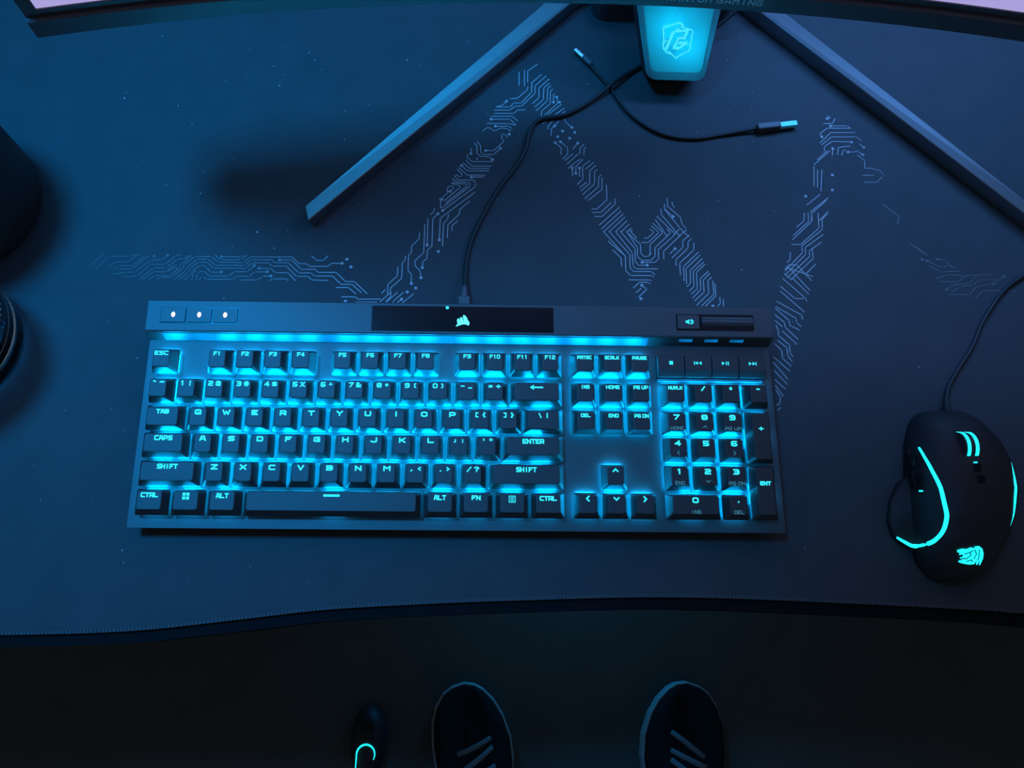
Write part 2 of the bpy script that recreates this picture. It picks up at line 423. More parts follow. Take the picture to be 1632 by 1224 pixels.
LINES = (
    '-2704,1027 -2555,1029 -2496,1045;-2840,947 -2759,1041;-2792,923 -2715,1017;-2691,949 -2652,979 -2556,980 -2503,1035;'
    '-2652,920 -2626,948 -2521,949 -2441,1031;-2617,921 -2521,922 -2406,1036;-2654,877 -2560,892 -2491,898 -2392,997 -2305,1005 -2266,1041;'
    '-2564,856 -2469,863 -2387,963 -2273,965 -2204,1039 -2170,1046;-2448,836 -2357,934 -2265,935 -2187,1009 -2139,1013 -2108,1043;'
    '-2421,836 -2352,900 -2256,902 -2179,946 -2176,956 -2194,961 -2249,916;-2378,837 -2339,868 -2226,870 -2156,942 -2155,966 -2086,1041;'
    '-2317,838 -2293,855 -2215,856 -2130,937 -2129,967 -2054,1036 -1931,1034 -1868,988 -1720,990;'
    '-2187,840 -2109,913 -2104,943 -2033,1011 -1954,1012 -1891,962 -1717,965;-2152,840 -2085,899 -2081,933 -2022,986 -1960,987 -1902,937 -1714,939;'
    '-2112,836 -2062,885 -2061,914 -2005,959 -1974,959 -1920,903 -1838,905;-2060,837 -2049,851 -2054,890 -2040,919;'
    '-2021,837 -2022,886 -2007,906 -1968,907 -1925,870 -1781,873 -1745,910 -1711,910;-1999,838 -1985,864 -1972,864 -1943,843 -1747,846 -1723,870 -1707,871;'
    '-1853,1035 -1725,1037;-1901,1046 -1859,1010 -1722,1012;'
    '-1719,987 -1684,988 -1636,1037 -1314,1041 -1256,984 -1199,985 -1175,963 -1034,965 -1009,991 -927,992;-1722,1014 -1700,1014 -1659,1050;'
    '-1724,1035 -1706,1036 -1686,1050;'
    '-1716,963 -1672,963 -1625,1013 -1466,1015 -1442,990 -1340,992 -1250,906 -1158,908 -1129,882 -993,884 -923,815 -840,816 -766,749;'
    '-1714,938 -1661,938 -1617,986 -1486,988 -1461,961 -1351,962 -1265,877 -1177,878 -1149,849 -1026,846;-1711,910 -1645,911 -1595,963;'
    '-1406,1014 -1316,1016 -1235,937 -1129,938 -1105,913 -969,915 -890,839 -824,840 -722,741;-1556,940 -1468,941 -1430,906 -1333,907 -1271,841;'
    '-1706,871 -1624,872 -1588,910 -1492,912;-1686,841 -1555,843 -1523,876 -1460,877;-1463,840 -1447,854 -1342,855 -1328,842;'
    '-1164,1051 -1122,1015 -1073,1015 -1040,1053;-956,788 -865,789 -809,740;-912,712 -808,713 -789,694 -620,697;-805,669 -644,671;'
    '-620,675 -547,753 -546,789 -466,871 -465,1003 -447,1026 -442,1059;-567,744 -568,820 -499,893 -498,966;-572,675 -494,754;-543,753 -541,722 -576,677;'
    '-523,669 -515,687 -449,754;-490,669 -459,698;-450,670 -371,742;-609,746 -588,775;'
    '-390,830 -393,908 -419,940 -420,1068 -400,1096 -398,1152 -344,1209 -341,1261;-318,879 -324,932 -367,982 -368,1023 -304,1093 -303,1337;'
    '-310,964 -308,1015 -278,1043 -276,1112 -242,1150 -242,1390 -203,1435;-279,1158 -280,1390;-186,1204 -183,1396 85,1632;'
    '-160,1155 -156,1353 -124,1392 -120,1430;-124,1226 -122,1340 -36,1432 -28,1480 43,1549;-89,1288 -89,1331 -47,1374;-260,1426 -235,1457 -232,1481;'
    '-166,1464 85,1681 93,1716 75,1744 -54,1745 -80,1783;-183,1563 -183,1489 -172,1487 46,1686 41,1715 24,1723 -71,1728 -93,1753;'
    '-113,1637 -82,1669 -91,1686 -117,1686 -134,1663 -133,1619 -166,1589 -170,1560 -153,1555 -35,1675 -31,1689 -53,1696 -96,1708;'
    '-100,1715 16,1707 25,1690 -144,1531;447,2796 446,2665;492,2819 491,2660;518,2699 520,2814 603,2882;340,2503 310,2466 261,2446;'
    '373,2531 427,2532 517,2623 518,2650;256,2444 368,2446 400,2486 462,2487 549,2596 553,2694;'
    '239,2414 368,2416 408,2454 466,2459 578,2586 579,2662 673,2762;243,2382 403,2385 430,2417 493,2421;217,2353 386,2356 430,2312;'
    '212,2324 368,2327 416,2270;177,2281 354,2284 403,2270;248,2256 354,2258 385,2236;'
    '147,2213 177,2239 204,2240 230,2212 257,2217 292,2241 345,2235 372,2212;554,2694 637,2778;556,2484 611,2544 612,2641 700,2735;'
    '574,2450 646,2523 653,2642 699,2691;587,2415 678,2513 685,2637 712,2664;626,2363 631,2411 704,2486 706,2605 725,2629;731,2500 733,2578 742,2586;'
    '759,2552 767,2493 657,2374;684,2380 793,2477;746,2381 815,2441;791,2382 823,2409;638,2290 674,2316;681,2238 682,2264 723,2323;'
    '705,2176 708,2239 735,2267;735,2270 772,2318;819,2340 825,2309 877,2255;'
    '170,2021 235,2022 314,2107 314,2123 301,2133 301,2174 314,2183 336,2170 345,2152;290,2045 235,1986 153,1985 129,2007 128,2068 99,2107;'
    '77,2088 98,2068 98,1996 127,1966 196,1965 225,1937;50,1990 54,2041;22,1980 22,1949 62,1916 223,1919;14,1924 62,1874 214,1877;-12,1903 41,1852 197,1854;'
    '-24,1878 24,1829 193,1832;-46,1857 24,1790 167,1792;57,1772 158,1774;-59,1842 -19,1798 -23,1778 -40,1773 -66,1792;-91,1747 -65,1728;'
    '737,2105 784,2058 782,1997;779,2116 837,2059 835,1997 794,1956;921,2105 880,2049;936,2009 938,2061 969,2092;966,1995 973,2056 986,2067;'
    '811,1941 879,2003;828,1906 923,2004;836,1866 894,1922 938,1954;870,1870 868,1797;895,1820 900,1887 956,1949;927,1871 924,1793;'
    '905,1718 950,1768 954,1888 1012,1940;925,1688 979,1739;979,1863 1042,1925;933,1659 1005,1729 1009,1844 1058,1895;'
    '945,1625 1043,1725 1048,1840 1070,1860;961,1589 1075,1701 1078,1785 1099,1810;990,1575 1102,1677 1106,1781;1013,1496 1052,1497 1136,1579 1138,1715;'
    '1018,1466 1084,1467 1167,1555;1032,1430 1092,1431 1197,1541 1203,1590;1067,1354 1232,1515;1083,1320 1243,1482;1099,1295 1259,1455;1141,1295 1270,1426;'
    '1192,1296 1285,1395;1234,1294 1301,1364;1280,1298 1316,1331;1306,1303 1325,1314;1096,1298 1258,1086 1255,959 1294,920 1452,923 1466,912;'
    '1142,1298 1292,1101 1290,984 1315,954 1454,956 1477,931;1192,1299 1312,1118 1314,1005 1335,977 1502,980;'
    '1230,1300 1337,1152 1333,1039 1356,1009 1423,1010;1280,1301 1356,1161 1352,1085 1381,1052 1456,1053 1489,1087 1494,1163 1624,1293 1600,1327;'
    '1307,1305 1354,1246;1283,1292 1381,1191 1380,1115 1398,1086 1436,1086 1460,1112;1131,1213 1232,1113 1258,1086;1165,1135 1223,1071 1225,1000;'
    '1277,883 1439,885 1445,876;1307,818 1355,863 1426,864 1436,852;1372,839 1409,807 1344,743;1365,815 1328,779;1393,1206 1443,1206 1533,1296 1479,1351;'
    '1418,1245 1441,1246 1494,1297 1465,1323;1452,1112 1457,1188 1563,1296 1492,1375;1386,1034 1485,1035 1515,1062 1519,1147 1633,1255 1692,1324;'
    '1556,1067 1558,1130 1720,1294;1595,1262 1513,1406;1655,1289 1526,1438;1695,1264 1562,1456 1562,1504;1764,1265 1725,1303 1592,1501 1592,1549;'
    '1655,1438 1593,1505;1619,1602 1616,1532 1711,1433 1722,1368 1747,1338;1655,1568 1657,1539 1671,1524;1725,1299 1751,1321;1650,1156 1608,1112;'
    '1621,1076 1713,1171 1715,1226 1769,1274;1648,1010 1646,1056 1752,1163 1755,1214 1782,1244;1675,932 1677,1031 1797,1148 1800,1206;'
    '1701,880 1704,1002 1830,1128;1718,858 1722,986 1839,1101;1720,834 1748,863 1753,970 1855,1072;1736,797 1773,838 1776,962 1864,1042;'
    '1749,773 1797,816 1801,954 1870,1022;1757,740 1823,810 1826,901 1892,964;1770,715 1847,790 1848,889 1902,946;1782,680 1882,779 1883,885 1914,913;'
    '1819,675 1920,771 1921,881;1849,673 1934,759 1936,861;1942,674 1962,695 1963,743;1986,674 1987,727;2702,1485 2693,1418 2627,1359;'
    '2734,1485 2728,1411 2592,1286;2761,1486 2751,1412 2582,1249;2813,1486 2803,1354 2641,1207 2570,1206;2840,1443 2827,1340 2646,1193 2645,1136 2492,978;'
    '2885,1480 2839,1435;2827,1296 2670,1179 2669,1122 2488,943;2806,1231 2699,1151 2699,1105 2504,922;2727,1173 2723,1087 2527,902;'
    '2549,1134 2542,1077 2516,1052;2493,992 2523,1028 2587,1029 2686,897;2508,1006 2697,932;2736,1038 2648,952;2482,950 2528,909;2532,993 2662,814;'
    '2542,916 2648,783;2465,911 2622,745 2626,724;2444,841 2540,744 2603,744;2434,804 2596,636;2398,717 2574,608 2576,575;'
    '2387,673 2527,581 2529,547 2556,514;2379,660 2469,567 2476,520 2540,487;2373,606 2435,546 2437,506 2519,414;2368,559 2413,512;2414,473 2508,372;'
    '2370,519 2381,479 2379,439 2451,367 2450,302 2465,274;2369,399 2430,341 2429,282 2456,233;2341,373 2388,321 2389,256 2444,198;2321,268 2427,160;'
    '2318,223 2407,95;2317,158 2397,57;2315,88 2380,19;2310,44 2359,-34;2312,6 2337,-38 2331,-88 2305,-107;2307,-144 2327,-126;'
    '3005,2381 3035,2390 3016,2407;2969,2332 3042,2333 3071,2382;3024,2309 3163,2312 3188,2287;2937,2201 2927,2234 2992,2287 3181,2290;'
    '2915,2142 3016,2244 3219,2248;2927,2125 3017,2202 3227,2206 3259,2173;2941,2067 2947,2109 3019,2160 3176,2155;3270,2106 3239,2139;'
    '3045,2035 3061,2102 3157,2117;3079,2028 3092,2070 3115,2078;3134,2059 3184,2060 3208,2072 3253,2036;3209,2030 3259,1981 3248,1907 3319,1908;'
    '3012,2090 3000,2026;2838,1933 2985,2068;2873,1983 2963,2067;2813,1737 2836,1916;2839,1722 2860,1884;2863,1690 2896,1885;2734,1561 2852,1658;'
    '2754,1498 2911,1627;2758,1420 2759,1482 2894,1603;2814,1421 2894,1500;3318,1900 3367,1893 3395,1844;3224,1841 3309,1843;3228,1777 3328,1778 3378,1828;'
    '3352,1570 3455,1470 3436,1399;3505,1230 3600,1140;3543,1208 3625,1126;3614,1080 3716,1022 3773,1037 3825,1023;3701,1094 3749,1090 3805,1023;'
    '3622,1035 3709,984 3847,994;3659,931 3759,963 3907,950;3680,902 3830,904 3895,957 4087,967;3723,836 3770,874 3909,891 3975,951;'
    '3728,793 3891,795 3958,862 4100,893 4194,954;3759,815 3835,860 3933,876 3997,921 4119,923;3932,766 4006,833 4263,829')
DOTS = (
    '-2266,1041 -1838,905 -1853,1035 -2366,1032 -927,992 -1595,963 -1406,1014 -1556,940 -1492,912 -1460,877 -892,1027 -857,963 -881,676 -459,698 -419,758 '
    '-355,792 -390,830 -318,879 -310,964 -203,1435 -279,1158 -186,1204 -166,1464 -183,1563 -113,1637 -191,1104 340,2503 212,2324 248,2256 361,2180 731,2500 '
    '759,2552 781,2501 735,2267 877,2255 800,2219 899,2208 758,2164 856,2151 170,2021 290,2045 225,1937 50,1990 -24,1878 57,1772 737,2105 779,2116 921,2105 '
    '870,1870 895,1820 927,1871 1423,1010 1372,839 1358,727 1386,1034 1655,1438 1650,1156 1904,673 3005,2381 3024,2309 2937,2201 3176,2155 3270,2106 '
    '3134,2059 3253,2036 3012,2090 2975,1840 2956,1700 2733,1640 3578,1092 3614,1080 3701,1094 3723,836 4194,954 4098,886')
bm = bmesh.new()
for li_, ln in enumerate(LINES.split(';')):
    pts = [tuple(int(c) / 1e4 for c in p.split(',')) for p in ln.split()]
    stroke(bm, pts, 0.00068, 0.00304 + li_ * 4e-7)
for p in DOTS.split():
    x, y = (int(c) / 1e4 for c in p.split(','))
    disc(bm, x, y, 0.00125, 0.00316, 10)
pr = obj('circuit_print', bm, None, dmat)
# print colour darkens towards the left; dim light at the right end painted in
mpn, n, l, b = new_mat('circuit_print_darker_ends')
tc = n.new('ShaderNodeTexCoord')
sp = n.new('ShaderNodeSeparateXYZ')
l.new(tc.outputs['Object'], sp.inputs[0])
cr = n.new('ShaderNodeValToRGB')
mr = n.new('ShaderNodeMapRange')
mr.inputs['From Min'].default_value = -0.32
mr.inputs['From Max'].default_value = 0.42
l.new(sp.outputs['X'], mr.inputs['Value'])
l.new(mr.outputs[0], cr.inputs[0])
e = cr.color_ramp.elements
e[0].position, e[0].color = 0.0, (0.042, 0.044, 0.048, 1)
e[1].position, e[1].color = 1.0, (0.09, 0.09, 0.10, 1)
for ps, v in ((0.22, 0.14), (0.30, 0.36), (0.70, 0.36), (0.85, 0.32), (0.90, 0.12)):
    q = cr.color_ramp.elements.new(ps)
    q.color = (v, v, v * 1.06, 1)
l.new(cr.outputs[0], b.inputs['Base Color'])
b.inputs['Roughness'].default_value = 0.7
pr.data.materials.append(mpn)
tag(pr, 'pale circuit-board trace print with round pads', kind='stuff')

# ------------------------------------------------------------------ keyboard
U = 0.01905
GAP = 0.0020
KW = 22.5 * U
YF = -0.1045
kb = empty('keyboard', (0, YF, 0.0177), (math.radians(3.0), 0, 0))
tag(kb, 'full-size black mechanical keyboard with blue-lit keys and an aluminium top bar', 'keyboard')
OX, OY = -KW / 2, -YF


def K(x, y, z=0.0):
    """plate coordinates (metres, x from the left key edge, y from the function-row front) to keyboard-local"""
    return (x + OX, y + OY, z)


XL, XR = -0.0058, KW + 0.0058
YB = 0.0535
YS0, YS1, ZB = 0.0255, 0.0300, 0.0098
# lower case
bm = bmesh.new()
ring0 = rrect(XR - XL - 0.016, YB - YF - 0.012, 0.004, (XL + XR) / 2, (YB + YF) / 2 + 0.005)
ring1 = rrect(XR - XL - 0.006, YB - YF - 0.005, 0.004, (XL + XR) / 2, (YB + YF) / 2 + 0.0022)
th = math.tan(math.radians(3.0))


def ztilt(y, h):
    """local height of a point h above the desk"""
    return h - 0.0177 - (y - YF) * th


loft(bm, [[K(x, y, ztilt(y, 0.0062)) for x, y in ring0], [K(x, y, -0.007) for x, y in ring1], [K(x, y, -0.0024) for x, y in ring1]])
obj('case', bm, M['case'], kb)
for fx in (0.03, KW - 0.03):
    for fy in (YF + 0.012, YB - 0.014):
        bm = bmesh.new()
        r = rrect(0.03, 0.009, 0.002, fx, fy)
        loft(bm, [[K(x, y, ztilt(y, 0.0031)) for x, y in r], [K(x, y, ztilt(y, 0.0064)) for x, y in r]])
        obj('rubber_foot', bm, M['case'], kb)
# aluminium plate
bm = bmesh.new()
r = rrect(XR - XL, YS1 - YF, 0.0012, (XL + XR) / 2, (YS1 + YF) / 2)
prism(bm, [(x, y) for x, y in r], -0.0024, 0.0)
for v in bm.verts:
    v.co = K(*v.co)
obj('top_plate', bm, M['alu'], kb)
# raised top bar: profile extruded along x
bm = bmesh.new()
prof = [(YS0 + 0.0008, -0.0003), (YS1, ZB - 0.0006), (YS1 + 0.0008, ZB), (YB - 0.001, ZB), (YB, ZB - 0.001), (YB, -0.006), (YS1, -0.006), (YS1, -0.0003)]
loft(bm, [[K(XL, y, z) for y, z in prof], [K(XR, y, z) for y, z in prof]])
obj('top_bar', bm, M['alu'], kb)
# diffuser under the bar's front edge
sl = (YS1 - YS0 - 0.0008, ZB - 0.0003)


def slope_strip(name, x0, x1, m, t0=0.08, t1=0.86, off=0.0004):
    bm = bmesh.new()
    nx = Vector((0, -sl[1], sl[0])).normalized() * off
    q = []
    for t, o_ in ((t0, 0), (t1, 0), (t1, 1), (t0, 1)):
        y, z = YS0 + 0.0008 + sl[0] * t, -0.0003 + sl[1] * t
        q.append((y + nx.y * o_, z + nx.z * o_))
    loft(bm, [[K(x0, y, z) for y, z in q], [K(x1, y, z) for y, z in q]])
    return obj(name, bm, m, kb)


slope_strip('light_bar', 0.0055, 18.2 * U, M['strip'])
for i in range(3):
    slope_strip('light_bar', (19.35 + i * 0.95) * U, (19.85 + i * 0.95) * U, M['strip'], 0.55, 0.80)


def bar_part(name, x0, x1, y0, y1, z0, z1, m, r=0.0008, bev=0.0003):
    bm = bmesh.new()
    prism(bm, rrect(x1 - x0, y1 - y0, r, (x0 + x1) / 2, (y0 + y1) / 2), z0, z1)
    for v in bm.verts:
        v.co = K(*v.co)
    return obj(name, bm, m, kb)


def flat(name, fn, m, parent):
    bm = bmesh.new()
    fn(bm)
    return obj(name, bm, m, parent)


# three lock buttons in a dark recess
bar_part('button_frame', 0.0035, 0.0582, 0.0358, 0.0478, ZB - 0.0005, ZB + 0.0002, M['gloss'])
for i in range(3):
    x0 = 0.0043 + i * 0.0181
    bt = bar_part('button', x0, x0 + 0.0170, 0.0366, 0.0470, ZB, ZB + 0.0010, M['button'])
    cx = x0 + 0.0085
    flat('button_light', lambda bm: disc(bm, cx + OX, 0.0420 + OY, 0.0014, ZB + 0.00108, 14, 0.0020), M['white_led'], bt)
# glossy centre panel with the sail emblem and a status light
cp = bar_part('display_panel', 0.1515, 0.2795, 0.0322, 0.0506, ZB - 0.0004, ZB + 0.0004, M['gloss'], 0.0006)
cp['label'] = 'glossy black panel with glowing sail emblem'


def sails(bm):
    s = 0.0983 * 0.418e-3        # traced emblem units to metres
    cx, cy = 0.2155, 0.0400
    A = [(675, 820), (705, 765), (694, 705), (712, 668), (738, 690), (752, 745), (738, 790)]
    B = [(744, 788), (758, 742), (746, 690), (752, 648), (780, 655), (802, 705), (806, 752), (790, 776)]
    C = [(796, 774), (814, 745), (808, 690), (795, 640), (802, 610), (828, 618), (862, 655), (878, 702), (908, 742), (902, 790), (884, 796), (852, 776)]
    D = [(675, 822), (720, 780), (800, 755), (860, 752), (906, 744), (900, 792), (880, 797), (850, 778), (800, 778), (740, 797)]
    for i, P in enumerate((A, B, C, D)):
        poly(bm, [((x - 792) * s + cx + OX, (715 - y) * s + cy + OY) for x, y in P], ZB + 0.00046 + i * 4e-6)


flat('sail_emblem', sails, M['logo'], cp)
flat('status_light', lambda bm: disc(bm, 0.2045 + OX, 0.0497 + OY, 0.0012, ZB + 0.0005, 12), M['legend'], cp)
# mute button and volume roller
bar_part('roller_frame', 0.3665, 0.4215, 0.0350, 0.0470, ZB - 0.0005, ZB + 0.0002, M['gloss'])
mb = bar_part('mute_button', 0.3672, 0.3825, 0.0360, 0.0462, ZB, ZB + 0.0010, M['button'])


def mute_icon(bm):
    x, y, z = 0.3755 + OX, 0.0411 + OY, ZB + 0.00108
    poly(bm, [(x - 0.0026, y - 0.0009), (x - 0.0016, y - 0.0009), (x, y - 0.0019), (x, y + 0.0019), (x - 0.0016, y + 0.0009), (x - 0.0026, y + 0.0009)], z)
    stroke(bm, [(x + 0.0009, y - 0.0012), (x + 0.0016, y - 0.0004), (x + 0.0016, y + 0.0004), (x + 0.0009, y + 0.0012)], 0.0006, z)
    stroke(bm, [(x + 0.0016, y - 0.0017), (x + 0.0027, y - 0.0006), (x + 0.0027, y + 0.0006), (x + 0.0016, y + 0.0017)], 0.0006, z)


flat('mute_icon', mute_icon, M['legend'], mb)
bm = bmesh.new()
k = 40
rings = []
for x, rr in ((0.3840, 0.0036), (0.3843, 0.0044), (0.4203, 0.0044), (0.4206, 0.0036)):
    rings.append([K(x, 0.0411 + rr * (1.0 - 0.05 * (j % 2)) * math.cos(2 * PI * j / k), ZB - 0.0008 + 0.75 * rr * (1.0 - 0.05 * (j % 2)) * math.sin(2 * PI * j / k)) for j in range(k)])
loft(bm, rings)
obj('volume_roller', bm, M['roller'], kb)

# keys --------------------------------------------------------------------
HB = 0.0045
ROW = {0: (0.0100, 0.0024), 1: (0.0095, 0.0026), 2: (0.0082, 0.0020), 3: (0.0076, 0.0032), 4: (0.0075, 0.0031), 5: (0.0075, 0.0031)}
cap_cache = {}


def cap_mesh(w, d, row):
    key = (round(w, 5), round(d, 5), row)
    if key in cap_cache:
        return cap_cache[key]
    h, i = ROW[row]
    td = d - 0.0052
    cy = -d / 2 + i + td / 2
    tw = w - 0.0068
    bm = bmesh.new()
    rings = []
    for ww, dd, rr, yy, z in ((w, d, 0.0012, 0, 0), (w - 0.0002, d - 0.0002, 0.0012, 0, 0.0012),
                              (tw + 0.0008, td + 0.0006, 0.0017, cy, h - 0.0006), (tw + 0.0002, td + 0.0001, 0.0016, cy, h - 0.0001), (tw - 0.0006, td - 0.0006, 0.0014, cy, h)):
        rings.append([(x, y, z) for x, y in rrect(ww, dd, rr, 0, yy)])
    loft(bm, rings)
    bmesh.ops.recalc_face_normals(bm, faces=bm.faces)
    me = bpy.data.meshes.new('keycap')
    bm.to_mesh(me)
    bm.free()
    me.materials.append(M['cap'])
    cap_cache[key] = (me, cy, tw, td, h)
    return cap_cache[key]


bm = bmesh.new()
box(bm, (0, 0, 0.0008), (0.0125, 0.0018, 0.0016))
led_me = bpy.data.meshes.new('led')
bm.to_mesh(led_me)
bm.free()
led_me.materials.append(M['led'])
bm = bmesh.new()
box(bm, (0, 0, 0.0015), (0.0150, 0.0140, 0.0028), 0, 0.0006)
sw_me = bpy.data.meshes.new('switch')
bm.to_mesh(sw_me)
bm.free()
sw_me.materials.append(M['switch'])


def row_y(r):
    return -(r * U + (GAP if r else 0))


def icon(bm, name, cx, cy, z):
    m_ = 0.001
    if name == 'WIN':
        for a in (-1, 1):
            for c in (-1, 1):
                x, y = cx + a * 1.25 * m_, cy + c * 1.25 * m_
                poly(bm, [(x - m_, y - m_), (x + m_, y - m_), (x + m_, y + m_), (x - m_, y + m_)], z)
    elif name == 'MENU':
        stroke(bm, [(cx - 2 * m_, cy - 2 * m_), (cx + 2 * m_, cy - 2 * m_), (cx + 2 * m_, cy + 2 * m_), (cx - 2 * m_, cy + 2 * m_), (cx - 2 * m_, cy - 2 * m_)], 0.5 * m_, z)
        for q in (-1, 0, 1):
            stroke(bm, [(cx - 0.9 * m_, cy + q * m_), (cx + 0.9 * m_, cy + q * m_)], 0.5 * m_, z)
    elif name == 'BACK':
        stroke(bm, [(cx - 3.6 * m_, cy), (cx + 4 * m_, cy)], 1.1 * m_, z)
        poly(bm, [(cx - 4.6 * m_, cy), (cx - 1.8 * m_, cy - 1.9 * m_), (cx - 1.8 * m_, cy + 1.9 * m_)], z + 2e-6)
    elif name == 'DASH':
        stroke(bm, [(cx - 4.6 * m_, cy), (cx + 4.6 * m_, cy)], 1.5 * m_, z)
    elif name in ('UP', 'DOWN', 'LEFT', 'RIGHT', 'sUP', 'sDOWN', 'sLEFT', 'sRIGHT'):
        s_ = 1.0 if name[0] != 's' else 0.85
        a = {'UP': 0, 'LEFT': 90, 'DOWN': 180, 'RIGHT': 270}[name.lstrip('s')]
        a = math.radians(a)
        P = [(-1.5, -0.75), (0, 0.75), (1.5, -0.75)]
        stroke(bm, [(cx + s_ * m_ * (x * math.cos(a) - y * math.sin(a)), cy + s_ * m_ * (x * math.sin(a) + y * math.cos(a))) for x, y in P], (1.0 if s_ == 1 else 0.5) * m_, z)
    elif name == 'STOP':
        poly(bm, [(cx - 1.3 * m_, cy - 1.3 * m_), (cx + 1.3 * m_, cy - 1.3 * m_), (cx + 1.3 * m_, cy + 1.3 * m_), (cx - 1.3 * m_, cy + 1.3 * m_)], z)
    elif name in ('PREV', 'NEXT'):
        s_ = -1 if name == 'PREV' else 1
        for q in (-1.0, 1.0):
            poly(bm, [(cx + (q * 1.3 - 1.1) * m_ * s_, cy - 1.3 * m_), (cx + (q * 1.3 + 1.0) * m_ * s_, cy), (cx + (q * 1.3 - 1.1) * m_ * s_, cy + 1.3 * m_)], z)
        stroke(bm, [(cx + 2.7 * m_ * s_, cy - 1.0 * m_), (cx + 2.7 * m_ * s_, cy + 1.0 * m_)], 0.6 * m_, z)
    elif name == 'PLAY':
        poly(bm, [(cx - 2.4 * m_, cy - 1.3 * m_), (cx - 0.2 * m_, cy), (cx - 2.4 * m_, cy + 1.3 * m_)], z)
        for q in (0.8, 2.2):
            stroke(bm, [(cx + q * m_, cy - 0.95 * m_), (cx + q * m_, cy + 0.95 * m_)], 0.7 * m_, z)


ICONS = ('WIN', 'MENU', 'BACK', 'DASH', 'UP', 'DOWN', 'LEFT', 'RIGHT')


def key(ux, uw, row, leg, w=4.2, h=3.6, sub=None, uh=1.0, dx=0.0, dy=None, leds=None, prof=None):
    wd, dp = uw * U - 0.0014, uh * U - 0.0018
    me, cy, tw, td, hh = cap_mesh(wd, dp, row if prof is None else prof)
    cx = (ux + uw / 2) * U - 0.0
    yc = row_y(row) + 0.0007 + dp / 2 - (0 if uh == 1 else (uh - 1) * U)
    x_, y_, z_ = K(cx, yc, HB)
    o = link('keycap', me, None, kb, (x_, y_, z_))
    ly = cy + td / 2 - 0.0010 - h * 0.0005 if dy is None else cy + dy * 0.001
    bm = bmesh.new()
    if leg in ICONS:
        icon(bm, leg, dx * 0.001, ly, hh + 0.00008)
    else:
        text(bm, leg, w * 0.001, h * 0.001, dx * 0.001, ly, (0.0010 if len(leg) == 1 else 0.00085) if h > 3.0 else 0.0007, hh + 0.00008)
    obj('legend', bm, M['legend'], o)
    if sub:
        bm = bmesh.new()
        if sub in ('sUP', 'sDOWN', 'sLEFT', 'sRIGHT'):
            icon(bm, sub, dx * 0.001, cy - 0.0034, hh + 0.00008)
        else:
            text(bm, sub, len(sub) * 2.2 * 0.001, 0.0024, dx * 0.001, cy - 0.0046, 0.00040, hh + 0.00008)
        obj('sub_legend', bm, M['legend_dim'], o)
    for lx in (leds if leds is not None else [0.0]):
        link('led', led_me, None, kb, K(cx + lx * U, yc + dp / 2 - 0.0006, 0.0001))
        link('switch', sw_me, None, kb, K(cx + lx * U, yc, 0.0001))
    return o


key(0, 1, 0, 'ESC', 9.4, 3.0)
for i in range(12):
    s = 'F%d' % (i + 1)
    key(2 + i + 0.5 * (i // 4), 1, 0, s, 5.2 if i < 9 else 7.2, 3.0)
for i, s in enumerate(('PRTSC', 'SCRLK', 'PAUSE')):
    key(15.25 + i, 1, 0, s, 10.2, 2.6)
for i, s in enumerate(('` ~', '1 !', '2 @', '3 #', '4 $', '5 %', '6 ^', '7 &', '8 *', '9 (', '0 )', '- _', '= +')):
    key(i, 1, 1, s, 8.4, 3.5)
key(13, 2, 1, 'BACK', h=4.2)
for i, s in enumerate(('INS', 'HOME', 'PG UP')):
    key(15.25 + i, 1, 1, s, (6.2, 9.6, 10.0)[i], 2.7)
key(0, 1.5, 2, 'TAB', 8.6, 3.2)
for i, s in enumerate('QWERTYUIOP'):
    key(1.5 + i, 1, 2, s, 4.4 if s != 'W' else 5.4, 3.6)
for i, s in enumerate(('[ {', '] }')):
    key(11.5 + i, 1, 2, s, 8.0, 3.6)
key(13.5, 1.5, 2, '\\ |', 8.0, 3.6)
for i, s in enumerate(('DEL', 'END', 'PG DN')):
    key(15.25 + i, 1, 2, s, (6.6, 7.0, 10.0)[i], 2.7)
key(0, 1.75, 3, 'CAPS', 12.2, 3.4)
for i, s in enumerate('ASDFGHJKL'):
    key(1.75 + i, 1, 3, s, 4.4, 3.6)
key(10.75, 1, 3, '; :', 8.0, 3.6)
key(11.75, 1, 3, "' \"", 8.0, 3.6)
key(12.75, 2.25, 3, 'ENTER', 14.6, 3.4)
key(0, 2.25, 4, 'SHIFT', 13.8, 3.4, leds=[-0.45, 0.45])
for i, s in enumerate('ZXCVBNM'):
    key(2.25 + i, 1, 4, s, 4.4 if s != 'M' else 4.8, 3.6)
for i, s in enumerate((', <', '. >', '/ ?')):
    key(9.25 + i, 1, 4, s, 8.2, 3.6)
key(12.25, 2.75, 4, 'SHIFT', 13.8, 3.4, leds=[-0.55, 0.55])
key(16.25, 1, 4, 'UP', h=3.0)
key(0, 1.25, 5, 'CTRL', 11.4, 3.2)
key(1.25, 1.25, 5, 'WIN', h=4.4)
key(2.5, 1.25, 5, 'ALT', 8.4, 3.4)
key(3.75, 6.25, 5, 'DASH', h=2.0, leds=[0.0])
key(10, 1.25, 5, 'ALT', 8.2, 3.4)
key(11.25, 1.25, 5, 'FN', 6.0, 3.2)
key(12.5, 1.25, 5, 'MENU', h=4.6)
key(13.75, 1.25, 5, 'CTRL', 11.4, 3.2)
for i, s in enumerate(('LEFT', 'DOWN', 'RIGHT')):
    key(15.25 + i, 1, 5, s, h=3.0)
